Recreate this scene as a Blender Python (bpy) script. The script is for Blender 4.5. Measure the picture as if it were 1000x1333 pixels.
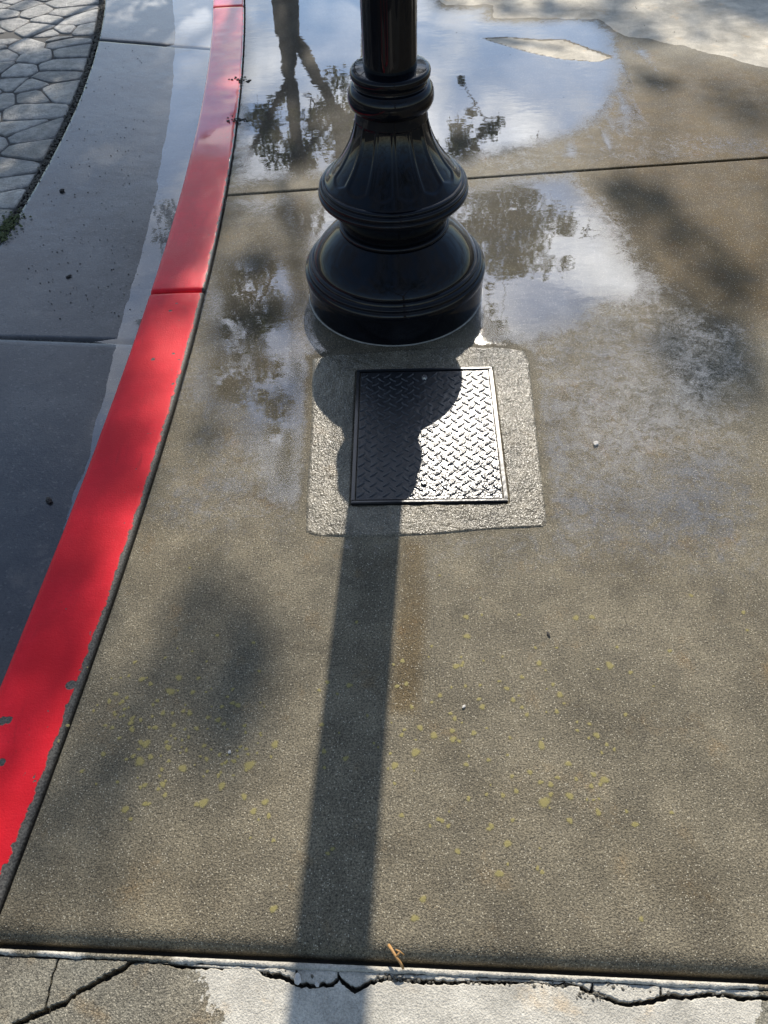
import bpy, bmesh, math, random
import numpy as np
from mathutils import Vector, Matrix
random.seed(7); rng = np.random.default_rng(11)
for o in list(bpy.data.objects): bpy.data.objects.remove(o, do_unlink=True)
scene = bpy.context.scene
COL = scene.collection

# ------------------------------------------------------------------ camera
CAM_H, FPX, PITCH, ROLL = 1.5, 1000.0, math.radians(51), math.radians(3)
FW = np.array([0, math.cos(PITCH), -math.sin(PITCH)])
_u0 = np.cross([1.0, 0, 0], FW)
RT = np.array([1.0, 0, 0])*math.cos(ROLL) - _u0*math.sin(ROLL)
UP = np.cross(RT, FW)
cam_d = bpy.data.cameras.new('camera'); cam = bpy.data.objects.new('camera', cam_d); COL.objects.link(cam)
cam.matrix_world = Matrix([[RT[0], UP[0], -FW[0], 0], [RT[1], UP[1], -FW[1], 0], [RT[2], UP[2], -FW[2], CAM_H], [0, 0, 0, 1]])
cam_d.sensor_fit = 'VERTICAL'; cam_d.sensor_height = 24.0; cam_d.lens = 24.0*FPX/1333.0
cam_d.clip_start = 0.05; cam_d.clip_end = 1000
scene.camera = cam

# ------------------------------------------------------------------ sky and sun
SUN_EL, SUN_AZ = math.radians(39), math.radians(6.2)      # azimuth from +Y towards +X
SD = Vector((math.sin(SUN_AZ)*math.cos(SUN_EL), math.cos(SUN_AZ)*math.cos(SUN_EL), math.sin(SUN_EL)))
world = bpy.data.worlds.new("World"); scene.world = world; world.use_nodes = True
SKY_STRENGTH = 0.125
SUN_STRENGTH = 4.1
EXPOSURE = 0.6
sun_d = bpy.data.lights.new('sun', 'SUN'); sun_d.energy = SUN_STRENGTH; sun_d.angle = math.radians(0.53); sun_d.color = (1.0, 0.93, 0.82)
sun = bpy.data.objects.new('sun', sun_d); COL.objects.link(sun)
sun.rotation_euler = SD.to_track_quat('Z', 'Y').to_euler(); sun.location = (0, 0, 20)
scene.view_settings.view_transform = 'Standard'; scene.view_settings.look = 'None'
scene.view_settings.exposure = EXPOSURE; scene.view_settings.gamma = 1.0; scene.view_settings.use_curve_mapping = False
scene.render.engine = 'CYCLES'
scene.cycles.max_bounces = 8; scene.cycles.transparent_max_bounces = 16
scene.cycles.sample_clamp_indirect = 6.0


class NT:
    """tiny helper round a node tree"""
    def __init__(s, tree): s.t = tree; s.n = tree.nodes; s.l = tree.links; s.n.clear()
    def node(s, typ, **kw):
        n = s.n.new(typ)
        for k, v in kw.items(): setattr(n, k, v)
        return n
    def put(s, sock, v):
        if hasattr(v, 'is_output') or isinstance(v, bpy.types.NodeSocket): s.l.new(v, sock)
        elif isinstance(v, (tuple, list)) and len(v) == 3 and sock.type == 'RGBA': sock.default_value = (*v, 1)
        else: sock.default_value = v
    def math(s, op, a, b=0.0, c=None, clamp=False):
        n = s.node('ShaderNodeMath', operation=op, use_clamp=clamp)
        s.put(n.inputs[0], a); s.put(n.inputs[1], b)
        if c is not None: s.put(n.inputs[2], c)
        return n.outputs[0]
    def vmath(s, op, a, b=None):
        n = s.node('ShaderNodeVectorMath', operation=op); s.put(n.inputs[0], a)
        if b is not None: s.put(n.inputs[1], b)
        return n.outputs['Value'] if op in ('DOT_PRODUCT', 'LENGTH') else n.outputs[0]
    def noise(s, vec, scale, detail=4, rough=.55, dist=0.0, out=0):
        n = s.node('ShaderNodeTexNoise'); s.put(n.inputs['Vector'], vec); s.put(n.inputs['Scale'], scale)
        s.put(n.inputs['Detail'], detail); s.put(n.inputs['Roughness'], rough); s.put(n.inputs['Distortion'], dist)
        return n.outputs[out]
    def voro(s, vec, scale, feature='F1', out='Distance', rand=1.0):
        n = s.node('ShaderNodeTexVoronoi', feature=feature); s.put(n.inputs['Vector'], vec); s.put(n.inputs['Scale'], scale)
        s.put(n.inputs['Randomness'], rand)
        return n.outputs[out]
    def step(s, v, a, b, lo=0.0, hi=1.0):
        n = s.node('ShaderNodeMapRange', interpolation_type='SMOOTHSTEP'); s.put(n.inputs['Value'], v)
        for k, x in (('From Min', a), ('From Max', b), ('To Min', lo), ('To Max', hi)): s.put(n.inputs[k], x)
        return n.outputs[0]
    def lin(s, v, a, b, lo=0.0, hi=1.0):
        n = s.node('ShaderNodeMapRange'); s.put(n.inputs['Value'], v)
        for k, x in (('From Min', a), ('From Max', b), ('To Min', lo), ('To Max', hi)): s.put(n.inputs[k], x)
        return n.outputs[0]
    def mix(s, f, a, b, blend='MIX'):
        n = s.node('ShaderNodeMix', data_type='RGBA', blend_type=blend); n.clamp_factor = True
        s.put(n.inputs[0], f); s.put(n.inputs[6], a); s.put(n.inputs[7], b)
        return n.outputs[2]
    def attr(s, name): return s.node('ShaderNodeAttribute', attribute_name=name).outputs['Fac']
    def obj(s): return s.node('ShaderNodeTexCoord').outputs['Object']
    def pos(s): return s.node('ShaderNodeNewGeometry').outputs['Position']
    def map(s, vec, scale=(1, 1, 1), rot=(0, 0, 0), loc=(0, 0, 0)):
        n = s.node('ShaderNodeMapping'); s.put(n.inputs[0], vec)
        n.inputs['Scale'].default_value = scale; n.inputs['Rotation'].default_value = rot; n.inputs['Location'].default_value = loc
        return n.outputs[0]
    def bump(s, h, strength, dist, normal=None):
        n = s.node('ShaderNodeBump'); s.put(n.inputs['Height'], h); s.put(n.inputs['Strength'], strength); s.put(n.inputs['Distance'], dist)
        if normal is not None: s.l.new(normal, n.inputs['Normal'])
        return n.outputs[0]
    def bsdf(s, **kw):
        n = s.node('ShaderNodeBsdfPrincipled')
        for k, v in kw.items(): s.put(n.inputs[k.replace('_', ' ')], v)
        return n.outputs[0]
    def out(s, sh):
        o = s.node('ShaderNodeOutputMaterial'); s.l.new(sh, o.inputs[0])


def _rgb(s, v):
    c = s.node('ShaderNodeCombineXYZ')
    for i in range(3): s.put(c.inputs[i], v)
    return c.outputs[0]
NT.node_rgb = _rgb

def mat(name):
    m = bpy.data.materials.new(name); m.use_nodes = True
    return m, NT(m.node_tree)

# world: physical sky with a layer of broken cloud
w = NT(world.node_tree)
sky = w.node('ShaderNodeTexSky', sky_type='NISHITA'); sky.sun_disc = False
sky.sun_elevation = SUN_EL; sky.sun_rotation = SUN_AZ
sky.air_density = 1.0; sky.dust_density = 0.2; sky.ozone_density = 2.0
dirv = w.node('ShaderNodeTexCoord').outputs['Generated']
sep = w.node('ShaderNodeSeparateXYZ'); w.l.new(dirv, sep.inputs[0])
zc = w.math('ADD', w.math('MAXIMUM', sep.outputs[2], 0.0), 0.12)
cx = w.math('DIVIDE', sep.outputs[0], zc); cy = w.math('DIVIDE', sep.outputs[1], zc)
comb = w.node('ShaderNodeCombineXYZ'); w.l.new(cx, comb.inputs[0]); w.l.new(cy, comb.inputs[1])
cn = w.noise(comb.outputs[0], 2.6, 9, .56, .5)
cbig = w.noise(comb.outputs[0], .9, 3, .5)
cm = w.step(w.math('ADD', w.math('MULTIPLY', cn, .65), w.math('MULTIPLY', cbig, .45)), .475, .65)
sunness = w.math('MAXIMUM', w.vmath('DOT_PRODUCT', dirv, tuple(SD)), 0.0)
glow = w.math('ADD', w.math('MULTIPLY', w.math('POWER', sunness, 14.0), 1.35), .08)
shade = w.lin(w.noise(comb.outputs[0], 3.4, 6, .6), .3, .7, .45, 1.25)
cl = w.math('MULTIPLY', w.math('MULTIPLY', glow, shade), 13.0)
cv = w.node('ShaderNodeCombineXYZ')
for i, k in enumerate((1.0, .985, .96)): w.l.new(w.math('MULTIPLY', cl, k), cv.inputs[i])
cf = w.vmath('MULTIPLY', cv.outputs[0], w.node_rgb(cm))
skyc = w.vmath('ADD', w.vmath('MULTIPLY', sky.outputs[0], w.node_rgb(w.math('MULTIPLY_ADD', cm, -.6, 1.0))), cf)
bg = w.node('ShaderNodeBackground'); w.l.new(skyc, bg.inputs[0]); bg.inputs[1].default_value = SKY_STRENGTH
wo = w.node('ShaderNodeOutputWorld'); w.l.new(bg.outputs[0], wo.inputs[0])

# ------------------------------------------------------------------ helpers
def at(px, py, z=0.0):
    """the place on the level z that a point of the survey picture shows"""
    d = FW + RT*(px-500)/FPX - UP*(py-666.5)/FPX
    t = (z-CAM_H)/d[2]
    return np.array([d[0]*t, d[1]*t, z])

def glint(px, py, dist):
    """the place in the air whose mirror image in level water is seen there, at a horizontal distance"""
    d = FW + RT*(px-500)/FPX - UP*(py-666.5)/FPX
    d = np.array([d[0], d[1], -d[2]]); t = dist/math.hypot(d[0], d[1])
    return np.array([d[0]*t, d[1]*t, d[2]*t-CAM_H])

def tag(o, label=None, cat=None, group=None, kind=None):
    if label: o['label'] = label
    if cat: o['category'] = cat
    if group: o['group'] = group
    if kind: o['kind'] = kind
    return o

def link(name, me, m=None, parent=None, smooth=True):
    o = bpy.data.objects.new(name, me); COL.objects.link(o)
    if m is not None and len(me.materials) == 0: me.materials.append(m)
    if parent is not None: o.parent = parent
    return o

def mesh_np(name, V, faces, smooth=True, attrs=None):
    me = bpy.data.meshes.new(name)
    me.from_pydata(np.asarray(V, float).tolist(), [], faces if isinstance(faces, list) else faces.tolist())
    if smooth: me.polygons.foreach_set('use_smooth', np.ones(len(me.polygons), bool))
    if attrs:
        for k, a in attrs.items():
            at_ = me.attributes.new(k, 'FLOAT', 'POINT'); at_.data.foreach_set('value', np.asarray(a, np.float32))
    me.update()
    return me

def empty(name, loc=(0, 0, 0), rz=0):
    o = bpy.data.objects.new(name, None); COL.objects.link(o); o.location = loc; o.rotation_euler = (0, 0, rz); o.empty_display_size = .1
    return o

def grid_faces(nr, nc, keep=None, closed=False):
    i = np.arange(nr-1)[:, None]; j = np.arange(nc if closed else nc-1)[None, :]
    j2 = (j+1) % nc
    f = np.stack([i*nc+j+0*j2, i*nc+j2, (i+1)*nc+j2, (i+1)*nc+j+0*j2], -1).reshape(-1, 4)
    if keep is not None: f = f[keep[f].all(1)]
    return f

def hash2(ix, iy, seed):
    n = (ix*374761393 + iy*668265263 + seed*974634777) & 0x7fffffff
    n = (n ^ (n >> 13))*1274126177 & 0x7fffffff
    return ((n ^ (n >> 16)) & 0xffff)/65535.0

def vnoise(x, y, seed=0):
    x = np.asarray(x, float); y = np.asarray(y, float)
    ix = np.floor(x).astype(np.int64); iy = np.floor(y).astype(np.int64)
    fx = x-ix; fy = y-iy; fx = fx*fx*(3-2*fx); fy = fy*fy*(3-2*fy)
    a = hash2(ix, iy, seed); b = hash2(ix+1, iy, seed); c = hash2(ix, iy+1, seed); d = hash2(ix+1, iy+1, seed)
    return (a*(1-fx)+b*fx)*(1-fy)+(c*(1-fx)+d*fx)*fy

def fbm(x, y, s, octv=4, seed=0):
    r = 0; a = 1; t = 0
    for k in range(octv):
        r = r+a*vnoise(x*s*2**k, y*s*2**k, seed+k*7); t += a; a *= .5
    return r/t-.5

def sdf(x, y, poly):
    """signed distance to a polygon, positive inside"""
    x = np.asarray(x, float); y = np.asarray(y, float)
    d = np.full(x.shape, 1e9); ins = np.zeros(x.shape, bool); n = len(poly)
    for i in range(n):
        ax, ay = poly[i][:2]; bx, by = poly[(i+1) % n][:2]
        ex, ey = bx-ax, by-ay
        t = np.clip(((x-ax)*ex+(y-ay)*ey)/(ex*ex+ey*ey+1e-12), 0, 1)
        d = np.minimum(d, np.hypot(x-ax-t*ex, y-ay-t*ey))
        c = ((ay > y) != (by > y)) & (x < (bx-ax)*(y-ay)/(by-ay+1e-12)+ax)
        ins ^= c
    return np.where(ins, d, -d)

def sstep(v, a, b):
    t = np.clip((v-a)/(b-a), 0, 1); return t*t*(3-2*t)

def pxpoly(pts, z=0): return [at(x, y, z) for x, y in pts]

# plan curves: x as a function of y
def curve(c, lo, hi):
    c = np.array(c); d = np.polyder(c)
    def f(y):
        y = np.asarray(y, float); yc = np.clip(y, lo, hi)
        return np.polyval(c, yc)+np.polyval(d, yc)*(y-yc)
    return f
curb_left = curve([-0.00064, -0.01947, 0.14203, -0.95432], .2, 5.0)
paint_right = curve([0.0013, -0.03641, 0.18335, -0.8053], .2, 5.0)
slab_left = curve([0.00127, -0.03566, 0.17785, -0.78315], .2, 5.0)
street_edge = curve([-0.04977, 0.35595, -1.98792], .6, 5.3)

# ------------------------------------------------------------------ materials
def concrete(name, grey=(.158, .135, .092), brown=(.088, .058, .021), dry=(.56, .51, .42), rough=(.48, .66), grain=1.0, sheen=.0, brown_bias=0.0, pos_dry=False, pebble=0.0):
    m, n = mat(name)
    p = n.obj()
    a_dry = n.attr('dry'); a_brown = n.attr('brown')
    if pos_dry:      # the near slab has dried to a pale patch from here to the right
        sp_ = n.node('ShaderNodeSeparateXYZ'); n.l.new(p, sp_.inputs[0])
        edge_ = n.math('ADD', n.math('MULTIPLY_ADD', sp_.outputs[1], -.55, -.105), n.math('MULTIPLY_ADD', n.noise(p, 13, 6, .7), .26, -.13))
        a_dry = n.math('ADD', n.step(n.math('SUBTRACT', sp_.outputs[0], edge_), -.135, -.125), a_dry, clamp=True)
        a_dry = n.math('MULTIPLY', a_dry, n.step(n.math('ADD', sp_.outputs[0], n.math('MULTIPLY_ADD', n.noise(p, 14, 6, .7), .16, -.08)), .58, .565))
    soak = n.attr('soak')
    big = n.noise(p, 2.2, 5, .6); mid = n.noise(p, 14, 5, .6); fine = n.noise(p, 260, 3, .75); sand = n.voro(p, 330); sand2 = n.voro(p, 330, out='Color')
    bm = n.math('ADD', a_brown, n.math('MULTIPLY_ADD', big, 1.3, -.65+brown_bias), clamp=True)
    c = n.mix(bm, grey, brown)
    dm = n.step(n.math('ADD', a_dry, n.math('MULTIPLY_ADD', mid, .5, -.25)), .42, .58)
    c = n.mix(dm, c, dry)
    c = n.mix(1.0, c, n.node_grey(n.lin(mid, .25, .75, .78, 1.2)), 'MULTIPLY')
    blot = n.noise(p, 5.5, 6, .68, .3)
    c = n.mix(1.0, c, n.node_grey(n.lin(blot, .3, .7, .62, 1.25)), 'MULTIPLY')
    c = n.mix(n.step(n.noise(p, 9, 5, .7, .2), .55, .75, 0, .5), c, n.mix(1.0, c, (1.25, .95, .62), 'MULTIPLY'))
    calm = n.math('MULTIPLY_ADD', dm, -.62, 1.0)
    c = n.mix(n.math('MULTIPLY', calm, 1.0), c, n.mix(1.0, c, n.node_grey(n.lin(fine, .34, .66, 1-.68*grain, 1+.68*grain)), 'MULTIPLY'))
    sg = n.node('ShaderNodeSeparateColor'); n.l.new(sand2, sg.inputs[0])
    c = n.mix(1.0, c, n.node_grey(n.lin(soak, .3, .9, 1.0, .50)), 'MULTIPLY')
    lightg = n.math('MULTIPLY', n.step(sg.outputs[0], .86, .93), n.step(sand, .5, .25))
    darkg = n.math('MULTIPLY', n.step(sg.outputs[1], .84, .92), n.step(sand, .55, .3))
    c = n.mix(n.math('MULTIPLY', n.math('MULTIPLY', lightg, calm), .8*grain), c, (.50, .45, .34))
    c = n.mix(n.math('MULTIPLY', n.math('MULTIPLY', darkg, calm), .65*grain), c, (.035, .032, .028))
    h = n.math('ADD', n.math('MULTIPLY', fine, .7), n.math('MULTIPLY', sand, .5))
    b = n.bump(n.math('MULTIPLY_ADD', sand, .8, n.noise(p, 420, 2, .6)), .55*grain*(.18 if pebble else 1), .003)
    if pebble: b = n.bump(n.noise(p, 190, 2, .5), pebble, .0034, b)
    b = n.bump(mid, .25, .006, b)
    r = n.math('ADD', n.lin(mid, .3, .7, *rough), n.math('MULTIPLY', dm, .4), clamp=True)
    sp = n.math('MULTIPLY_ADD', dm, .05, .17)
    sh = n.bsdf(Base_Color=c, Roughness=r, Normal=b, Specular_IOR_Level=sp, Coat_Weight=n.math('MULTIPLY', n.math('SUBTRACT', 1.0, dm), sheen), Coat_Roughness=.28-.07*bool(pebble), Coat_IOR=1.4+.06*bool(pebble), Coat_Normal=b)
    n.out(sh)
    return m
def _grey(s, v):
    c = s.node('ShaderNodeCombineColor')
    for i in range(3): s.put(c.inputs[i], v)
    return c.outputs[0]
NT.node_grey = _grey

def simple(name, col, rough=.6, **kw):
    m, n = mat(name); p = n.obj()
    v = n.noise(p, kw.pop('scale', 20), 4, .6)
    c = n.mix(1.0, col, n.node_grey(n.lin(v, .25, .75, .75, 1.2)), 'MULTIPLY')
    b = n.bump(v, .3, kw.pop('depth', .004))
    n.out(n.bsdf(Base_Color=c, Roughness=rough, Normal=b, **kw))
    return m

M_slab = concrete('wet_concrete')
M_patch = concrete('rough_grout', grey=(.15, .128, .088), brown=(.13, .105, .065), rough=(.16, .30), grain=1.0, sheen=.55, pebble=1.0)
M_near = concrete(pos_dry=True, name='worn_concrete', grey=(.18, .165, .125), brown=(.20, .15, .085), dry=(.50, .47, .40), rough=(.4, .6), grain=.9, sheen=.3)
M_dark = simple('damp_soil', (.04, .035, .027), .85, scale=60)

# red painted curb
M_curb, n = mat('red_curb_paint')
p = n.obj(); d = n.attr('edge'); wet = n.attr('wet')
mid = n.noise(p, 22, 5, .65); fine = n.noise(p, 240, 3, .6)
chip = n.attr('chip')
lost = n.math('MAXIMUM', n.step(n.math('ADD', d, n.math('MULTIPLY_ADD', mid, .034, -.015)), -.001, .002),
              n.step(n.math('ADD', chip, n.math('MULTIPLY_ADD', mid, .9, -.45)), .5, .56))
lost = n.math('MAXIMUM', lost, n.step(n.math('ADD', n.noise(p, 60, 5, .65), n.lin(d, -.06, -.005, 0, .07)), .715, .73))
red = n.mix(n.step(mid, .3, .75), (.70, .012, .024), (.80, .018, .034))
red = n.mix(n.step(n.noise(n.map(p, (30, 7, 30)), 1.0, 6, .7, .4), .52, .78, 0, .55), red, (.30, .012, .016))
red = n.mix(n.step(n.noise(p, 90, 5, .7), .6, .75, 0, .6), red, (.20, .03, .028))
red = n.mix(n.step(n.noise(p, 5, 4, .6), .35, .7), (.62, .011, .02), red)
conc = n.mix(n.step(fine, .35, .65), (.05, .047, .042), (.13, .122, .105))
col = n.mix(lost, red, conc)
br = n.noise(n.map(p, (38, 120, 60)), 1.0, 5, .65)
b = n.bump(n.math('ADD', n.math('MULTIPLY', br, .6), fine), .32, .0022)
b = n.bump(n.math('SUBTRACT', 1.0, lost), .6, .0012, b)
cb = n.bump(n.math('MULTIPLY_ADD', br, .5, fine), n.lin(wet, .45, .9, .42, .015), .0035)
n.out(n.bsdf(Base_Color=col, Roughness=n.lin(mid, .3, .7, .42, .55), Specular_IOR_Level=.15, Normal=b, Coat_Weight=n.lin(wet, 0, 1, .03, 1.0), Coat_Roughness=n.lin(wet, .2, .9, .14, .03), Coat_IOR=n.lin(wet, 0, 1, 1.35, 1.75), Coat_Normal=cb))

# gutter concrete
M_gutter, n = mat('dark_gutter_concrete')
p = n.obj()
big = n.noise(p, 3, 5, .6); fine = n.noise(p, 190, 3, .65); streak = n.noise(n.map(p, (40, 6, 10)), 1.0, 4, .6); mid = n.noise(p, 45, 4, .6)
col = n.mix(n.step(big, .35, .68), (.026, .027, .028), (.068, .067, .063))
col = n.mix(1.0, col, n.node_grey(n.lin(fine, .3, .7, .7, 1.3)), 'MULTIPLY')
gr = n.node('ShaderNodeSeparateColor'); n.l.new(n.voro(p, 150, out='Color'), gr.inputs[0])
col = n.mix(n.step(gr.outputs[0], .93, .97, 0, .25), col, (.20, .19, .165))
col = n.mix(n.step(gr.outputs[1], .90, .96, 0, .6), col, (.012, .012, .012))
col = n.mix(n.step(n.noise(p, 7, 6, .7, .5), .55, .75, 0, .6), col, (.11, .10, .085))
b = n.bump(n.math('ADD', n.math('MULTIPLY', mid, .8), fine), .30, .003)
cb = n.bump(n.math('ADD', n.math('MULTIPLY', mid, .8), fine), .20, .003)
n.out(n.bsdf(Base_Color=col, Roughness=.5, Specular_IOR_Level=.3, Normal=b, Coat_Weight=.9, Coat_Roughness=n.lin(big, .3, .7, .06, .20), Coat_IOR=1.43, Coat_Normal=cb))

# flagstones
M_flag, n = mat('stamped_flagstone')
p = n.pos(); oi = n.node('ShaderNodeObjectInfo').outputs['Random']
mid = n.noise(p, 22, 5, .65); fine = n.noise(p, 150, 3, .6); big = n.noise(p, 4, 3, .5)
col = n.mix(n.step(mid, .3, .7), (.13, .125, .115), (.33, .31, .28))
col = n.mix(1.0, col, n.node_grey(n.lin(oi, 0, 1, .62, 1.25)), 'MULTIPLY')
col = n.mix(1.0, col, n.node_grey(n.lin(big, .3, .7, .7, 1.2)), 'MULTIPLY')
b = n.bump(n.math('MULTIPLY_ADD', mid, 1.6, fine), .8, .008)
n.out(n.bsdf(Base_Color=col, Roughness=.55, Normal=b, Coat_Weight=.2, Coat_Roughness=.25, Coat_Normal=b))
M_grout = simple('dark_grout', (.05, .046, .04), .8, scale=90)

# standing water film: clear, mirror-like; thin and broken where the attribute falls off
def water(name, ior=1.7, wave=.07, grainy=1.0):
    m, n = mat(name); p = n.obj()
    f = n.attr('film')
    n1 = n.noise(p, 26, 7, .68, .8); n2 = n.noise(p, 110, 3, .6)
    amp = n.math('MULTIPLY_ADD', n.step(f, .45, .95), -.45, 1.0)
    v = n.math('ADD', f, n.math('MULTIPLY', amp, n.math('ADD', n.math('MULTIPLY_ADD', n1, 1.1, -.55), n.math('MULTIPLY_ADD', n2, .5, -.25))))
    k = n.step(v, .18, .62)
    f = n.math('ADD', n.math('MULTIPLY', f, .5), n.math('MULTIPLY', v, .5))
    g = n.noise(p, 230, 3, .6); wv = n.noise(n.map(p, (9, 16, 9)), 1.0, 2, .5)
    rough_b = n.lin(f, .3, .8, .075*grainy, .003)
    b = n.bump(g, rough_b, .003)
    b = n.bump(wv, wave, .004, b)
    # reflectance by Schlick's rule, the same from above and from below
    F0 = ((ior-1)/(ior+1))**2
    cosi = n.math('ABSOLUTE', n.vmath('DOT_PRODUCT', b, n.node('ShaderNodeNewGeometry').outputs['Incoming']))
    fr = n.math('MULTIPLY_ADD', n.math('POWER', n.math('SUBTRACT', 1.0, cosi, clamp=True), 5.0), 1-F0, F0)
    gl = n.node('ShaderNodeBsdfGlossy'); n.put(gl.inputs['Roughness'], n.lin(f, .2, .55, .13, .01)); n.l.new(b, gl.inputs['Normal']); gl.inputs['Color'].default_value = (1, 1, 1, 1)
    tr = n.node('ShaderNodeBsdfTransparent'); tr.inputs[0].default_value = (1, 1, 1, 1)
    ms = n.node('ShaderNodeMixShader'); n.put(ms.inputs[0], n.math('MULTIPLY', fr, n.math('MULTIPLY', k, n.lin(f, .3, .95, .42, 1.0)))); n.l.new(tr.outputs[0], ms.inputs[1]); n.l.new(gl.outputs[0], ms.inputs[2])
    n.out(ms.outputs[0])
    return m
M_water = water('water_film', 2.7)
M_gwater = water('gutter_water', 1.85, .08, .3)

# lamp post paint
M_post, n = mat('glossy_black_paint')
p = n.obj()
orange = n.noise(p, 55, 3, .5); drop = n.voro(p, 120)
dust = n.noise(p, 12, 5, .65)
b = n.bump(orange, .05, .004)
n.out(n.bsdf(Base_Color=n.mix(n.step(dust, .45, .75), (.003, .0036, .0055), (.007, .008, .011)), Roughness=n.lin(dust, .3, .75, .10, .24), Normal=b, Specular_IOR_Level=.05, Coat_Weight=.42, Coat_Roughness=.025))

# steel hatch
M_plate, n = mat('black_steel_plate')
p = n.obj()
g = n.noise(p, 130, 3, .6); mid = n.noise(p, 30, 4, .6)
b = n.bump(n.math('MULTIPLY_ADD', mid, 2.4, g), .5, .0022)
n.out(n.bsdf(Base_Color=(.008, .0085, .010), Roughness=.5, Normal=b, Specular_IOR_Level=.2, Coat_Weight=1.0, Coat_Roughness=n.lin(mid, .3, .7, .13, .24), Coat_IOR=1.46, Coat_Normal=b))
M_frame = simple('black_steel_frame', (.010, .0105, .012), .32, scale=40, Coat_Weight=.6, Coat_Roughness=.15)
M_bolt, n = mat('steel_bolt'); n.out(n.bsdf(Base_Color=(.55, .55, .56), Metallic=1.0, Roughness=.25))

# foliage and bark
def leafmat(name, a, bcol):
    m, n = mat(name); p = n.pos()
    c = n.mix(n.noise(p, 3.0, 3, .6), a, bcol)
    pr = n.bsdf(Base_Color=c, Roughness=.45, Specular_IOR_Level=.4)
    tl = n.node('ShaderNodeBsdfTranslucent'); n.put(tl.inputs[0], n.mix(.5, c, (.16, .17, .03)))
    ms = n.node('ShaderNodeMixShader'); ms.inputs[0].default_value = .42; n.l.new(pr, ms.inputs[1]); n.l.new(tl.outputs[0], ms.inputs[2])
    n.out(ms.outputs[0]); return m
M_leaf = leafmat('tree_leaves', (.05, .062, .018), (.10, .095, .03))
M_bark, n = mat('tree_bark'); p = n.obj()
v = n.noise(n.map(p, (18, 18, 4)), 1, 5, .65)
n.out(n.bsdf(Base_Color=n.mix(v, (.045, .036, .026), (.13, .105, .08)), Roughness=.85, Normal=n.bump(v, .8, .02)))
M_moss = simple('moss', (.06, .075, .02), .8, scale=80)
M_grit = simple('grit', (.10, .09, .07), .75, scale=120)
M_lichen, n = mat('yellow_lichen'); p = n.pos(); e = n.attr('rim')
v = n.noise(p, 420, 3, .7)
k = n.step(n.math('ADD', e, n.math('MULTIPLY_ADD', v, .9, -.45)), .1, .8)
tr = n.node('ShaderNodeBsdfTransparent')
pb = n.bsdf(Base_Color=n.mix(v, (.24, .20, .06), (.40, .34, .12)), Roughness=.7, Normal=n.bump(v, .6, .002))
ms = n.node('ShaderNodeMixShader'); n.put(ms.inputs[0], n.math('MULTIPLY', k, .66)); n.l.new(tr.outputs[0], ms.inputs[1]); n.l.new(pb, ms.inputs[2]); n.out(ms.outputs[0])
M_twig = simple('dry_twig', (.42, .23, .08), .6, scale=100)
M_debris = simple('dark_debris', (.022, .018, .014), .7, scale=100)
M_chip = simple('pale_stone', (.5, .47, .42), .6, scale=100)

# ------------------------------------------------------------------ terrain
V = [(-120, -120, -.35), (120, -120, -.35), (120, 160, -.35), (-120, 160, -.35)]
g = link('ground', mesh_np('ground', V, [(0, 1, 2, 3)], False), simple('earth', (.06, .058, .045), .9, scale=.6))
tag(g, 'bare dark earth spreading beneath the pavements', 'ground', kind='structure')

# ------------------------------------------------------------------ sidewalk
J_TOP = (at(298, 254), at(1000, 205)); J_BOT = (at(0, 1228), at(1000, 1275))
X_R = 3.4
def on_line(J, x):
    (x0, y0, _), (x1, y1, _) = J
    return y0+(y1-y0)*(x-x0)/(x1-x0)
def meet(J):
    y = J[0][1]
    for _ in range(30): y = on_line(J, float(slab_left(y)))
    return y
GAP = .0045

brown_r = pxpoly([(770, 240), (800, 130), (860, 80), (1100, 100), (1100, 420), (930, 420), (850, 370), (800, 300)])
film_strong = [   # outlines of the standing water, upper slab
 pxpoly([(300, -60), (545, -60), (575, 10), (600, 11), (634, 10), (638, 26), (690, 27), (775, 27), (800, 45), (812, 85), (806, 140), (770, 175), (720, 190), (660, 200), (615, 222), (520, 232), (400, 236), (300, 246), (303, 190), (312, 90)]),
]
dry_island = pxpoly([(626, 50), (660, 49), (700, 52), (735, 52), (768, 64), (798, 75), (778, 81), (735, 78), (690, 69), (655, 59)])
film_low = pxpoly([(298, 262), (420, 252), (615, 240), (745, 226), (772, 262), (800, 296), (828, 342), (860, 372), (850, 400), (790, 402), (760, 430), (700, 448), (640, 450), (600, 420), (400, 420), (385, 330), (340, 290)])
film_wide = pxpoly([(285, 262), (1010, 206), (1010, 760), (820, 760), (400, 720), (190, 700), (225, 540), (262, 380)])
film_streak = pxpoly([(790, 45), (848, 68), (868, 150), (790, 205), (700, 215), (770, 160)])
film_band = pxpoly([(560, 236), (1010, 204), (1010, 178), (860, 172), (720, 180), (600, 200)])
film_left = pxpoly([(280, 330), (400, 330), (410, 420), (420, 520), (405, 660), (350, 660), (300, 560), (240, 520), (262, 400)])
film_right = pxpoly([(660, 452), (800, 400), (950, 440), (980, 520), (940, 600), (860, 640), (760, 690), (716, 640), (700, 540)])
pole_c = np.array([.076, 2.1407])

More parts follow.
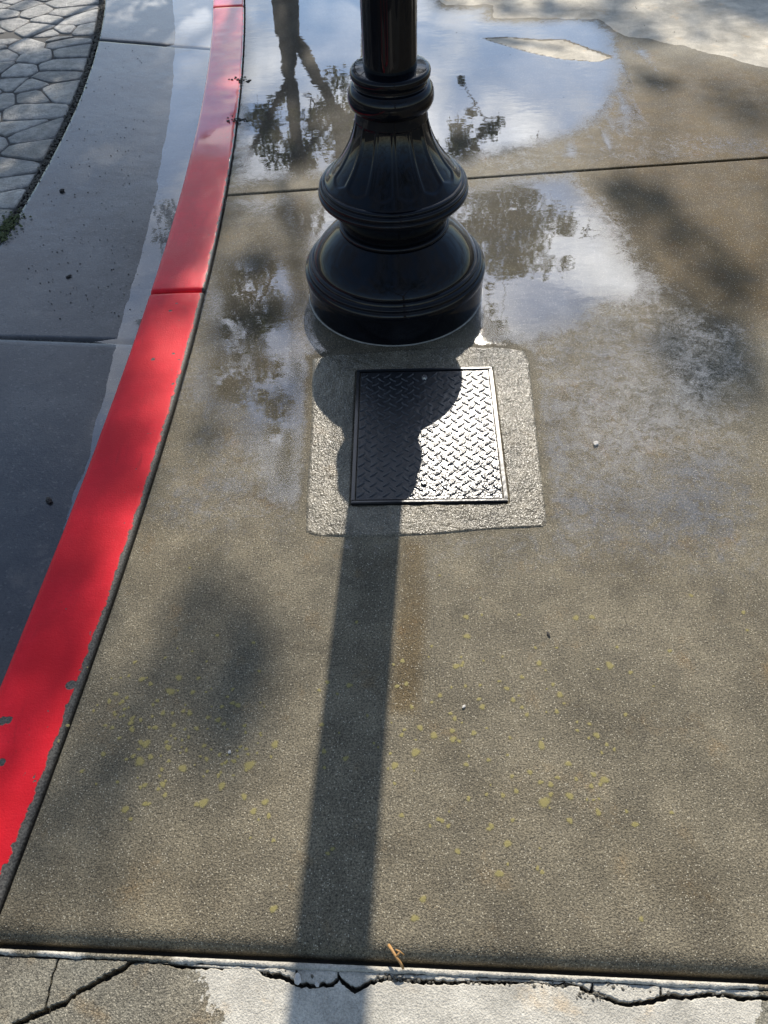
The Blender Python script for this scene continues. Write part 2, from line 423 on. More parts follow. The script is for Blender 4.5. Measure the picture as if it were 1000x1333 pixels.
def film_at(x, y):
    f = np.zeros(np.shape(x))
    for P in film_strong:
        s = sdf(x, y, P); f = np.maximum(f, sstep(s, -.10, .16)*1.05)
    # thins out towards the joint
    yj = on_line(J_TOP, x)
    f = np.where(y > yj, f*(.80+.25*sstep(y-yj, .05, .5)), f)
    # streaky rim on the right
    st = fbm(x*3.0, y*.35, 4.0, 3, 5)
    f = f + np.where(y > yj, .35*st*sstep(x, .55, .9), 0)
    f = np.maximum(f, np.where(y > yj, sstep(sdf(x, y, film_streak), -.08, .08)*np.clip(.42+1.5*fbm(x*5, y*.6, 4, 3, 8), 0, .9), 0))
    isl = sdf(x, y, dry_island); f = f*(1-sstep(isl, -.015, .012))
    s = sdf(x, y, film_low); fl = sstep(s, -.14, .16)*.98
    fl = fl*(1-.18*sstep(-x, -.15, .15))          # patchier on the curb side
    s2 = sdf(x, y, film_left); fl = np.maximum(fl, sstep(s2, -.12, .12)*.84)
    s3 = sdf(x, y, film_right); fl = np.maximum(fl, sstep(s3, -.22, .2)*.47)
    fl = np.maximum(fl, sstep(sdf(x, y, film_wide), -.16, .22)*.43*(1-.75*sstep(sdf(x, y, brown_r), -.12, .1)))
    f = np.maximum(f, sstep(sdf(x, y, film_band), -.05, .06)*.30)
    f = np.where(y < yj, fl, f)
    return np.clip(f + fbm(x, y, 3.5, 3, 3)*.25*sstep(f, 0, .3), 0, 1.2)

dry_top = pxpoly([(540, -80), (578, 8), (636, 8), (640, 24), (775, 24), (800, 40), (850, 54), (905, 66), (950, 76), (1003, 88), (1200, 100), (1300, -80)])
streak_b = pxpoly([(523, 700), (556, 705), (560, 800), (545, 930), (505, 930), (515, 800)])
def dry_at(x, y):
    d = sstep(sdf(x, y, dry_top)+fbm(x, y, 6, 3, 9)*.12, -.03, .03)
    return np.maximum(d, sstep(sdf(x, y, dry_island)+fbm(x, y, 20, 2, 2)*.02, -.01, .012)*.8)
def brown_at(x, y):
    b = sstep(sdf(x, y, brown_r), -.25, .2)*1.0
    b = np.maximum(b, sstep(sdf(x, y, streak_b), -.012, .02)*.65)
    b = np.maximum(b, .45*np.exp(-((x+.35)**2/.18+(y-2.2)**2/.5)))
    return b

def slab_grid(yb, yt, xr, nr, nc, z, drop=True, rb=.012, rt=.010, seed=0):
    """rows of points from the curb to xr between two joints; yb, yt = functions x -> y"""
    tb = np.array([0, .0015, .004, .008, .014, .022, .032])
    def spread(nn, length):
        a = tb/length; inner = np.linspace(a[-1], 1-a[-1], nn); return np.concatenate([a[:-1], inner, 1-a[-2::-1] if False else (1-a[:-1])[::-1]])
    ybl = meet(yb); ytl = meet(yt)
    v = spread(nr, 2.6); u = np.linspace(0, 1, nc)**1.25; u = np.unique(np.concatenate([tb/3.5, u[u > .007]]))
    yl = ybl+(ytl-ybl)*v
    xl = slab_left(yl)+.001
    ybr = on_line(yb, xr); ytr = on_line(yt, xr); yr = ybr+(ytr-ybr)*v
    X = xl[:, None]+(xr-xl)[:, None]*u[None]; Y = yl[:, None]+(yr-yl)[:, None]*u[None]
    Z = np.full(X.shape, z)
    Z = Z+fbm(X, Y, 2.5, 3, 4+seed)*.0016
    if drop:
        def rnd(d, r): t = np.clip((r-d)/r, 0, 1); return r*(1-np.sqrt(np.clip(1-t*t, 0, 1)))
        Z -= rnd((v*(ytl-ybl))[:, None]+0*Z, rb) + rnd(((1-v)*(ytl-ybl))[:, None]+0*Z, rt) + rnd(u[None]*3.5+0*Z, .006)
    return X, Y, Z

def shift(J, dy): return (J[0]+np.array([0, dy, 0]), J[1]+np.array([0, dy, 0]))

sidewalk = link('sidewalk', None) if False else None
# bedding below the slabs carries them
bedV = [(-.95, -1.5, -.12), (X_R, -1.5, -.12), (X_R, 8.9, -.12), (-1.2, 8.9, -.12), (-.6, 3, -.12),
        (-.95, -1.5, -.055), (X_R, -1.5, -.055), (X_R, 8.9, -.055), (-1.2, 8.9, -.055), (-.6, 3, -.055)]
bedV = []
ys = np.linspace(-1.5, 8.9, 40)
for y in ys:
    xl = float(slab_left(y))-.012; bedV += [(xl, y, -.05), (X_R, y, -.05), (X_R, y, -.3), (xl, y, -.3)]
bf = []
for i in range(39):
    a = i*4; b_ = a+4; bf += [(a, a+1, b_+1, b_), (a+1, a+2, b_+2, b_+1), (a+3, a, b_, b_+3)]
bf += [(0, 3, 2, 1), (156, 157, 158, 159)]
sidewalk = link('sidewalk', mesh_np('sidewalk', bedV, bf, False), M_dark)
tag(sidewalk, 'wet grey brown concrete sidewalk with tooled joints beside the red curb', 'sidewalk', kind='structure')

def add_slab(yb, yt, nr, nc, z, rb, rt, seed, label):
    X, Y, Z = slab_grid(yb, yt, X_R, nr, nc, z, True, rb, rt, seed)
    r, c = X.shape
    # skirt
    X2 = np.vstack([X[:1], X, X[-1:]]); Y2 = np.vstack([Y[:1], Y, Y[-1:]]); Z2 = np.vstack([Z[:1]-.045, Z, Z[-1:]-.045])
    X2 = np.hstack([X2[:, :1], X2]); Y2 = np.hstack([Y2[:, :1], Y2]); Z2 = np.hstack([Z2[:, :1]-.04, Z2])
    V = np.stack([X2, Y2, Z2], -1).reshape(-1, 3)
    x, y = V[:, 0], V[:, 1]
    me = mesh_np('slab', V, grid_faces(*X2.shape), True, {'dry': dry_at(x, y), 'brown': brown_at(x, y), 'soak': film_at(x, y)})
    o = link('slab', me, M_slab, sidewalk); o['label'] = label
    return o
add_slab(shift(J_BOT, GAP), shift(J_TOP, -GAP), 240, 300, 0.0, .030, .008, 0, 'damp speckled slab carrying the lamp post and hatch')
J_FAR = (np.array([-.9, 8.6, 0]), np.array([2.0, 8.7, 0]))
add_slab(shift(J_TOP, GAP), J_FAR, 240, 240, 0.0, .006, .008, 3, 'puddled slab beyond the joint, dry and pale at its far right')

def film_sheet(yb, yt, nr, nc, z, label):
    X, Y, Z = slab_grid(yb, yt, 2.4, nr, nc, z, False)
    Z[:] = z
    F = film_at(X, Y)
    # stay clear of the rough patch and the hatch
    F = F*(1-sstep(sdf(X, Y, patch_out), -.03, .01))
    keep = (F > .02).reshape(-1)
    V = np.stack([X, Y, Z], -1).reshape(-1, 3)
    f = grid_faces(*X.shape, keep=keep)
    used = np.unique(f); remap = -np.ones(len(V), int); remap[used] = np.arange(len(used))
    me = mesh_np('puddle', V[used], remap[f], True, {'film': F.reshape(-1)[used]})
    o = link('puddle', me, M_water)
    return tag(o, label, 'puddle', kind='structure')
patch_out = pxpoly([(406, 466), (430, 462), (520, 455), (598, 451), (650, 452), (683, 456), (690, 470), (700, 560), (709, 640), (714, 682), (709, 687), (640, 690), (560, 697), (480, 700), (410, 699), (397, 694), (398, 640), (404, 560)])
film_sheet(shift(J_BOT, .3), shift(J_TOP, -.006), 200, 200, .0022, 'broken film of rainwater on the slab around the lamp post base')
film_sheet(shift(J_TOP, .006), shift(J_TOP, 3.2), 200, 200, .0022, 'wide mirror puddle reflecting sky and tree beyond the sidewalk joint')

# rough patch round the hatch
H_C = np.array([.1275, 1.487]); H_W, H_L, H_R = .396, .512, math.radians(-2.75)
ex = np.array([math.cos(H_R), math.sin(H_R)]); ey = np.array([-math.sin(H_R), math.cos(H_R)])
NP = 360; NT_ = 26
hw, hl = H_W/2+.004, H_L/2+.004
inner = []
per = np.linspace(0, 1, NP, endpoint=False)
L4 = np.array([2*hw, 2*hl, 2*hw, 2*hl]); cum = np.concatenate([[0], np.cumsum(L4)])
for s in per*cum[-1]:
    k = np.searchsorted(cum, s, side='right')-1; t = (s-cum[k])/L4[k]
    q = [(-hw+2*hw*t, -hl), (hw, -hl+2*hl*t), (hw-2*hw*t, hl), (-hw, hl-2*hl*t)][k]
    inner.append(H_C+ex*q[0]+ey*q[1])
inner = np.array(inner)
def ray_poly(c, d, poly):
    best = .5
    for i in range(len(poly)):
        a = poly[i][:2]; e = poly[(i+1) % len(poly)][:2]-a
        den = d[0]*e[1]-d[1]*e[0]
        if abs(den) < 1e-9: continue
        t = ((a[0]-c[0])*e[1]-(a[1]-c[1])*e[0])/den; s = ((a[0]-c[0])*d[1]-(a[1]-c[1])*d[0])/den
        if t > 0 and -1e-6 <= s <= 1+1e-6: best = t if best == .5 else max(best, t)
    return best
outer = []
for q in inner:
    d = (q-H_C)/np.linalg.norm(q-H_C); t = ray_poly(H_C, d, patch_out); outer.append(H_C+d*max(t, np.linalg.norm(q-H_C)+.012))
outer = np.array(outer)
T = np.linspace(0, 1, NT_)
PX = inner[None, :, 0]*(1-T[:, None])+outer[None, :, 0]*T[:, None]; PY = inner[None, :, 1]*(1-T[:, None])+outer[None, :, 1]*T[:, None]
PZ = .0036+fbm(PX, PY, 60, 3, 8)*.005
PZ *= np.where(T[:, None] > .93, (1-T[:, None])/.07, 1.0)
PZ[-1] = -.002
PXs = np.vstack([PX[:1], PX]); PYs = np.vstack([PY[:1], PY]); PZs = np.vstack([PZ[:1]*0-.01, PZ])
V = np.stack([PXs, PYs, PZs], -1).reshape(-1, 3)
me = mesh_np('grout_patch', V, grid_faces(NT_+1, NP, closed=True), True, {'dry': np.zeros(len(V)), 'brown': np.zeros(len(V))})
o = link('grout_patch', me, M_patch, sidewalk); o['label'] = 'rough glistening concrete patch framing the steel hatch'

# ------------------------------------------------------------------ hatch
hatch = empty('utility_hatch', (H_C[0], H_C[1], 0), H_R)
tag(hatch, 'black diamond plate steel utility hatch set in front of the lamp post', 'hatch')
def box_bm(bm, x0, x1, y0, y1, z0, z1, bev=0.0):
    r = bmesh.ops.create_cube(bm, size=1.0)
    for v in r['verts']: v.co = Vector(((x0+x1)/2+v.co.x*(x1-x0), (y0+y1)/2+v.co.y*(y1-y0), (z0+z1)/2+v.co.z*(z1-z0)))
    if bev: bmesh.ops.bevel(bm, geom=list({e for v in r['verts'] for e in v.link_edges}), offset=bev, segments=2, affect='EDGES')
def from_bm(name, bm, smooth=False):
    me = bpy.data.meshes.new(name); bmesh.ops.recalc_face_normals(bm, faces=bm.faces); bm.to_mesh(me); bm.free()
    if smooth: me.polygons.foreach_set('use_smooth', np.ones(len(me.polygons), bool))
    return me
bm = bmesh.new(); a, b_ = H_W/2, H_L/2; fw = .009
box_bm(bm, -a, a, b_-fw, b_, -.01, .010, .002); box_bm(bm, -a, a, -b_, -b_+fw, -.01, .010, .002)
box_bm(bm, -a, -a+fw, -b_+fw, b_-fw, -.01, .0097, .002); box_bm(bm, a-fw, a, -b_+fw, b_-fw, -.01, .0097, .002)
link('frame', from_bm('frame', bm), M_frame, hatch)
pa, pb_ = a-fw-.003, b_-fw-.003
bm = bmesh.new(); box_bm(bm, -pa, pa, -pb_, pb_, -.004, .0065, .0015)
link('plate', from_bm('plate', bm), M_plate, hatch)
bm = bmesh.new(); box_bm(bm, -a+.002, a-.002, -b_+.002, b_-.002, -.03, -.006)
link('well', from_bm('well', bm), M_dark, hatch)
# one raised tread bar, an elongated lens
bm = bmesh.new(); NL = 12; rings = []
for (sc, z) in ((1.0, -.0005), (.86, .0014), (.5, .0024)):
    rings.append([bm.verts.new((.0140*sc*math.cos(2*math.pi*k/NL)*(1 if sc == 1 else 1.0), .0040*sc*math.sin(2*math.pi*k/NL)*(1.0), z)) for k in range(NL)])
for q in range(2):
    for k in range(NL): bm.faces.new((rings[q][k], rings[q][(k+1) % NL], rings[q+1][(k+1) % NL], rings[q+1][k]))
bm.faces.new(rings[2])
bar_me = from_bm('tread_bar', bm, True); bar_me.materials.append(M_plate)
sx, sy = 2*pa/11.0, 2*pb_/14.0
bolt_xy = [(-.0, pb_-.028), (-.012, -pb_+.052)]
for kind in (0, 1):
    for i in range(11):
        for j in range(14 if kind == 0 else 13):
            x = -pa+sx*(i+(.30 if kind == 0 else .78)); y = -pb_+sy*(j+(.5 if kind == 0 else 1.0))
            if x > pa-.012 or x < -pa+.012: x = max(-pa+.012, min(pa-.012, x))
            if any(math.hypot(x-q[0], y-q[1]) < .017 for q in bolt_xy): continue
            o = bpy.data.objects.new('tread_bar', bar_me); COL.objects.link(o); o.parent = hatch
            o.location = (x, y, .0066); o.rotation_euler = (0, 0, math.radians(43 if kind == 0 else -43)+random.uniform(-.04, .04))
for k, (x, y) in enumerate(bolt_xy):
    bm = bmesh.new(); bmesh.ops.create_cone(bm, cap_ends=True, segments=16, radius1=.0085, radius2=.0065, depth=.006)
    o = link('bolt', from_bm('bolt', bm), M_bolt if k == 0 else M_plate, hatch); o.location = (x, y, .0095)

# ------------------------------------------------------------------ near slab, cracked
ZN = -.018
near_root = link('cracked_pavement', mesh_np('cracked_pavement', [(-3, -2.5, -.045), (3.4, -2.5, -.045), (3.4, .03, -.045), (3.4, .12, -.045), (-3, .52, -.045)], [(0, 1, 2, 3, 4)], False), M_dark)
tag(near_root, 'older cracked concrete pavement at the foot of the wet slab', 'pavement', kind='structure')
def rough_line(pts, amp=1.3, step=4.0):
    out = []
    for (x0, y0), (x1, y1) in zip(pts[:-1], pts[1:]):
        nn = max(1, int(math.hypot(x1-x0, y1-y0)/step))
        for k in range(nn):
            t = k/nn; out.append((x0+(x1-x0)*t+random.uniform(-amp, amp)*(k > 0), y0+(y1-y0)*t+random.uniform(-amp, amp)*(k > 0)))
    out.append(pts[-1]); return out
def piece(pts, label=None, thick=.03, z=ZN, tilt=0.0, name='slab_piece'):
    w_ = [at(x, y, z) for x, y in pts]
    bm = bmesh.new(); cx_ = np.mean([q[0] for q in w_]); 
    vs = [bm.verts.new((q[0], q[1], z+tilt*(q[0]-cx_))) for q in w_]
    f = bm.faces.new(vs)
    if f.normal.z < 0: f.normal_flip()
    r = bmesh.ops.extrude_face_region(bm, geom=[f])
    # the copy becomes the top, the first face the bottom
    top = [q for q in r['geom'] if isinstance(q, bmesh.types.BMFace)]
    for v in vs: v.co.z -= thick
    te = [e for e in top[0].edges]
    bmesh.ops.bevel(bm, geom=te, offset=.0016, segments=1, affect='EDGES')
    bmesh.ops.triangulate(bm, faces=[q for q in bm.faces if len(q.verts) > 4])
    me = from_bm(name, bm)
    co = np.array([v.co[:] for v in me.vertices])
    P0 = at(318, 1300, z)
    dry = sstep((co[:, 0]-P0[0])+.0*co[:, 1], -.02, .02)
    me.attributes.new('dry', 'FLOAT', 'POINT'); me.attributes.new('brown', 'FLOAT', 'POINT')
    o = link(name, me, M_near, near_root)
    if label: o['label'] = label
    return o
# outlines in survey pixels
def jl(x): return 1237+.047*x          # far border of the near pavement
main_crack = [(-40, 1362), (20, 1333), (50, 1318), (85, 1306), (103, 1290), (130, 1275), (165, 1256), (172, 1251), (205, 1252), (240, 1257), (285, 1259), (310, 1259), (330, 1257), (346, 1268), (370, 1273), (390, 1283), (410, 1285), (434, 1281), (442, 1273), (450, 1282), (462, 1290), (480, 1281), (500, 1275), (540, 1277), (600, 1279), (700, 1277), (735, 1283), (750, 1280), (765, 1290), (790, 1301), (815, 1309), (850, 1304), (870, 1296), (900, 1300), (915, 1296), (945, 1295), (965, 1299), (1000, 1300), (1400, 1318), (3900, 1436)]
mc = rough_line(main_crack, 1.5, 3.5)
up = [(x, y-2.2-random.uniform(-.6, 1.4)-(1.8 if 330 < x < 500 or 780 < x < 930 else 0)) for x, y in mc]
lo = [(x, y+1.6+random.uniform(-.4, 1.2)+(2.4 if x < 170 else 0)+2.0*math.sin(x*.031)**2) for x, y in mc]
def sub(line, a, b_): return [q for q in line if a <= q[0] <= b_]
main_near = piece(sub(lo, -45, 3900)+[(4000, 1500), (4000, 2400), (-200, 2400), (-300, 1480)], 'broad near slab below the crack, pale and dry to the right', name='slab_piece')
side = rough_line([(76, jl(76)+8), (70, 1265), (65, 1285), (59, 1311)], .8, 5)
piece([(x-1.2, y) for x, y in side]+[(q[0], q[1]) for q in reversed(sub(up, -45, 57))]+[(-60, jl(-60)+7)], 'corner piece left of the short side crack')
piece([(x+1.2, y) for x, y in side][::-1]+[(172, jl(172)+6)]+list(reversed([q for q in sub(up, 62, 168)])), 'wedge piece between the two cracks')
cuts = [172, 386, 440, 507, 735, 772, 860, 1400, 3890]
for k, (a, b_) in enumerate(zip(cuts[:-1], cuts[1:])):
    seg = sub(up, a+1.0, b_-1.0)
    topl = [(x, jl(x)+6.5) for x in np.linspace(a+.8, b_-.8, 6)]
    piece(topl+[q for q in reversed(seg) if q[1] > jl(q[0])+8.5], None)
# thin rounded lip along the joint
lipx = np.linspace(-300, 3900, 1000)
LV = []
prof = [(0, -.035), (.0, .002), (.2, .0045), (.5, .0055), (.85, .003), (1.0, -.002), (1.0, -.035)]
for i, x in enumerate(lipx):
    a0 = at(x, jl(x)-2.0, ZN); b0 = at(x, jl(x)+6.0+5.0*float(fbm(x, 0, .03, 3, 5))+random.uniform(-.9, .9), ZN); zk = 1+1.6*float(fbm(x, 3, .05, 3, 6))
    for t, z in prof: q = a0+(b0-a0)*t; LV.append((q[0], q[1], ZN+(z*zk if z > 0 else z)+(random.uniform(-.0012, .0012) if z > 0 else 0)))
me = mesh_np('joint_lip', LV, grid_faces(1000, len(prof)), True, {'dry': np.clip(.55+.9*fbm(np.array(LV)[:, 0], np.array(LV)[:, 1], 9, 3, 4), 0, 1), 'brown': np.zeros(len(LV))})
o = link('joint_lip', me, M_near, near_root); o['label'] = 'thin worn mortar lip along the joint'

# ------------------------------------------------------------------ curb
curb = empty('curb', (0, 0, 0)); tag(curb, 'bright red painted concrete curb curving along the gutter', 'curb', kind='structure')
chips = [(at(x, y), r) for x, y, r in ((92, 892, .013), (3, 940, .012), (12, 937, .008), (2, 993, .010), (200, 468, .008), (226, 460, .006), (154, 480, .005), (105, 870, .006), (8, 1130, .010), (20, 1100, .008), (230, 395, .006), (222, 405, .006), (233, 468, .006), (225, 500, .005), (45, 1010, .006), (178, 610, .004))]
def curb_segment(yl0, yl1, dy_r, n_rows):
    u = np.linspace(0, 1, n_rows); yy = yl0+(yl1-yl0)*u
    tl = np.array([0, 0, .004, .016, .045, .09] + list(np.linspace(.14, .93, 22)) + [.965, .985, .996, 1.0, 1.0])
    zz = np.array([-.24, -.03, -.017, -.007, -.0015, 0] + [0]*22 + [-.001, -.003, -.007, -.014, -.05])
    rows = []
    for q, y in zip(u, yy):
        xl = float(curb_left(y)); yr = y+dy_r; xr = float(slab_left(yr))-.006
        e = min(q, 1-q)*abs(yl1-yl0); dz = -.006*max(0, 1-e/.006)**2
        x = xl+(xr-xl)*tl; y_ = y+dy_r*tl
        rows.append(np.stack([x, y_, zz+.001*np.sin(tl*3.1)+dz], -1))
    A = np.array(rows); A[..., 2] += fbm(A[..., 0], A[..., 1], 5, 3, 21)*.004*(zz > -.03)
    # end faces
    E0 = A[0].copy(); E0[:, 2] = -.24; E1 = A[-1].copy(); E1[:, 2] = -.24
    A = np.concatenate([E0[None], A, E1[None]], 0)
    V = A.reshape(-1, 3); x, y = V[:, 0], V[:, 1]
    ch = np.zeros(len(V))
    for c, r in chips: ch = np.maximum(ch, 1.0-np.hypot(x-c[0], y-c[1])/(2*r))
    wet = np.clip(sstep(y, 1.9, 2.5)*.38+sstep(y+fbm(x, y, 6, 3, 2)*.3, 3.0, 3.3)*.62, 0, 1)
    me = mesh_np('curb_block', V, grid_faces(*A.shape[:2]), True, {'edge': x-paint_right(y), 'chip': np.clip(ch, 0, 1), 'wet': wet})
    return link('curb_block', me, M_curb, curb)
curb_segment(-1.6, 2.201, -.007, 420); curb_segment(2.210, 4.817, -.004, 340); curb_segment(4.825, 8.6, -.004, 200)

# ------------------------------------------------------------------ gutter
gutter = empty('gutter', (0, 0, 0)); tag(gutter, 'dark wet concrete gutter pan sloping down to the red curb', 'gutter', kind='structure')
def gz(t, y):    # t: 0 at curb, 1 at street edge
    low = -.128-.0068*(np.clip(y, 0, 9)-3.9)
    return low+(-.060-low)*t**1.05
def gutter_slab(y0, y1, nr, slope):
    u = np.linspace(0, 1, nr); t = np.linspace(0, 1, 70)
    Y = (y0+(y1-y0)*u)[:, None]+0*t[None]
    xc = curb_left(Y)+.004; xs = street_edge(Y)+.012
    X = xc+(xs-xc)*t[None]; Y = Y+slope*(X-xc)
    Z = gz(t[None]+0*X, Y)+fbm(X, Y, 3, 2, 31)*.0022+fbm(X, Y, 18, 3, 33)*.0014
    e = np.minimum(u, 1-u)*(y1-y0); Z -= (.006*np.clip(1-e/.007, 0, 1)**2)[:, None]
    X = np.vstack([X[:1], X, X[-1:]]); Y = np.vstack([Y[:1], Y, Y[-1:]]); Z = np.vstack([Z[:1]-.05, Z, Z[-1:]-.05])
    X = np.hstack([X, X[:, -1:]]); Y = np.hstack([Y, Y[:, -1:]]); Z = np.hstack([Z, Z[:, -1:]-.06])
    link('gutter_slab', mesh_np('gutter_slab', np.stack([X, Y, Z], -1).reshape(-1, 3), grid_faces(*X.shape)[:, ::-1]), M_gutter, gutter)
gutter_slab(-1.6, 2.089, 200, -.047); gutter_slab(2.095, 4.60, 220, -.02); gutter_slab(4.606, 8.6, 150, -.02)
bedg = []
for y in np.linspace(-1.6, 8.6, 40): bedg += [(float(curb_left(y))+.1, y, -.19), (float(street_edge(y))-.1, y, -.12)]
o = link('bedding', mesh_np('bedding', bedg, [(2*i, 2*i+2, 2*i+3, 2*i+1) for i in range(39)], False), M_dark, gutter)
WL = -.1075
yy = np.linspace(1.3, 8.5, 160); tt = np.linspace(0, 1, 20)
X = curb_left(yy)[:, None]+.003-tt[None]*.46; Y = yy[:, None]+0*X
depth = WL-gz(np.clip((curb_left(Y)-X)/(curb_left(Y)-street_edge(Y)), 0, 1), Y)
o = link('gutter_water', mesh_np('gutter_water', np.stack([X, Y, 0*X+WL], -1).reshape(-1, 3), grid_faces(160, 20)[:, ::-1], True, {'film': (1.3+0*X).reshape(-1)}), M_gwater)
tag(o, 'still rainwater lying along the red curb in the gutter', 'water', kind='structure')

# ------------------------------------------------------------------ street paving with stamped stones
SZ = -.066
sv = []
yl = np.linspace(-1.6, 8.6, 60)
for y in yl: sv += [(float(street_edge(y))-.022, y, SZ), (-9.0, y, SZ), (float(street_edge(y))-.022, y, SZ-.1)]
sf = []
for i in range(59): a = 3*i; sf += [(a, a+3, a+4, a+1), (a+2, a+5, a+3, a)]
street = link('street', mesh_np('street', sv, sf, False), M_grout)
tag(street, 'grey stamped stone paving left of the gutter', 'paving', kind='structure')
pts = []
gx, gy = .175, .13
for j in range(int((7.2-1.7)/gy)):
    for i in range(28):
        y = 1.7+j*gy+random.uniform(-.5, .5)*gy; x = -.95-(i+(j % 2)*.5)*gx+random.uniform(-.48, .48)*gx
        if x < float(street_edge(y))-.07 and x > -4.0: pts.append((x, y))
pts = np.array(pts)
CL0, CL1 = at(0, 50, -.06), at(125, 45, -.06)      # contraction line across the paving
def clip_poly(poly, px, py, nx, ny):
    out = []
    for i in range(len(poly)):
        a = poly[i]; b_ = poly[(i+1) % len(poly)]
        da = (a[0]-px)*nx+(a[1]-py)*ny; db = (b_[0]-px)*nx+(b_[1]-py)*ny
        if da <= 0: out.append(a)
        if (da < 0 < db) or (db < 0 < da): t = da/(da-db); out.append((a[0]+(b_[0]-a[0])*t, a[1]+(b_[1]-a[1])*t))
    return out
order = np.argsort(np.hypot(pts[:, 0]+1.4, pts[:, 1]-3.6)); count = 0
cn_ = np.array([-(CL1-CL0)[1], (CL1-CL0)[0]]); cn_ /= np.linalg.norm(cn_)
stuffV, stuffF = [], []
for idx in order:
    c = pts[idx]; poly = [(c[0]-.3, c[1]-.3), (c[0]+.3, c[1]-.3), (c[0]+.3, c[1]+.3), (c[0]-.3, c[1]+.3)]
    dd = np.hypot(pts[:, 0]-c[0], pts[:, 1]-c[1])
    for k in np.argsort(dd)[1:18]:
        d = pts[k]-c; l = np.linalg.norm(d); poly = clip_poly(poly, (c+pts[k])[0]/2-d[0]/l*.0032, (c+pts[k])[1]/2-d[1]/l*.0032, d[0]/l, d[1]/l)
        if len(poly) < 3: break
    if len(poly) < 3: continue
    for yq in np.linspace(c[1]-.3, c[1]+.3, 5):
        xe = float(street_edge(yq))-.026; sl = (float(street_edge(yq+.01))-float(street_edge(yq-.01)))/.02
        nn = np.array([1, -sl]); nn /= np.linalg.norm(nn); poly = clip_poly(poly, xe, yq, nn[0], nn[1])
        if len(poly) < 3: break
    if len(poly) < 3: continue
    sgn = 1 if (c-CL0[:2])@cn_ > 0 else -1
    poly = clip_poly(poly, CL0[0]+cn_[0]*.004*sgn, CL0[1]+cn_[1]*.004*sgn, -cn_[0]*sgn, -cn_[1]*sgn)
    if len(poly) < 3: continue
    P = np.array(poly); ar = .5*abs(np.sum(P[:, 0]*np.roll(P[:, 1], -1)-P[:, 1]*np.roll(P[:, 0], -1)))
    if ar < .0012: continue
    # round the outline, then raise it as a pillow
    for _ in range(1):
        Q = []
        for i in range(len(P)): a = P[i]; b_ = P[(i+1) % len(P)]; Q += [a*.86+b_*.14, a*.14+b_*.86]
        P = np.array(Q)
    if .5*np.sum(P[:, 0]*np.roll(P[:, 1], -1)-P[:, 1]*np.roll(P[:, 0], -1)) < 0: P = P[::-1]
    cc = P.mean(0); hh = random.uniform(-.002, .003); tx, ty = random.uniform(-.02, .02), random.uniform(-.02, .02)
    rings = []
    for s, z in ((1.0, -.004), (.98, .003), (.92, .0055), (.6, .0068)):
        q = cc+(P-cc)*s; rings.append(np.c_[q-cc, z+hh+(q-cc)@np.array([tx, ty])])
    n_ = len(P); Vv = np.concatenate(rings+[np.array([[0, 0, .007+hh]])])
    ff = []
    for r in range(3):
        for i in range(n_): ff.append((r*n_+i, r*n_+(i+1) % n_, (r+1)*n_+(i+1) % n_, (r+1)*n_+i))
    for i in range(n_): ff.append((3*n_+i, 3*n_+(i+1) % n_, 4*n_))
    if count < 295:
        o = link('flagstone', mesh_np('flagstone', Vv, ff), M_flag, street); o.location = (cc[0], cc[1], SZ); count += 1
    else:
        b0 = len(stuffV); stuffV += (Vv+np.array([cc[0], cc[1], SZ])).tolist(); stuffF += [tuple(b0+i for i in f) for f in ff]
if stuffV: tag(link('flagstones', mesh_np('flagstones', stuffV, stuffF), M_flag, street), kind='stuff')

# grit, moss and grass in the joint between paving and gutter
def lumps(name, spots, m, parent=None, flat=.6):
    V, F = [], []
    base = [(0, 0, 1), (.9, 0, .1), (.28, .86, 0), (-.73, .53, .1), (-.73, -.53, 0), (.28, -.86, .1), (0, 0, -1)]
    for (x, y, z, r) in spots:
        b0 = len(V); an = random.uniform(0, 6.3)
        for q in base:
            k = random.uniform(.7, 1.25)*r; V.append((x+(q[0]*math.cos(an)-q[1]*math.sin(an))*k, y+(q[0]*math.sin(an)+q[1]*math.cos(an))*k, z+q[2]*k*flat))
        for i in range(5):
            F.append((b0, b0+1+i, b0+1+(i+1) % 5)); F.append((b0+6, b0+1+(i+1) % 5, b0+1+i))
    return link(name, mesh_np(name, V, F, False), m, parent)
sp = []
for _ in range(1500):
    y = random.uniform(2.2, 6.0); sp.append((float(street_edge(y))-.006+random.gauss(0, .009), y, -.068+random.uniform(0, .008), random.uniform(.003, .008)))
tag(lumps('joint_grit', sp, M_grit), 'dirt and grit packed in the joint between paving and gutter', 'grit', kind='stuff')
sp = []
for _ in range(260):
    c = at(*random.choice([(8, 297), (15, 290), (4, 305)]), -.06); sp.append((c[0]+random.gauss(0, .02), c[1]+random.gauss(0, .045), -.062+random.uniform(0, .012), random.uniform(.003, .008)))
tag(lumps('moss', sp, M_moss), 'green moss clumps growing in the paving joint', 'moss', kind='stuff')

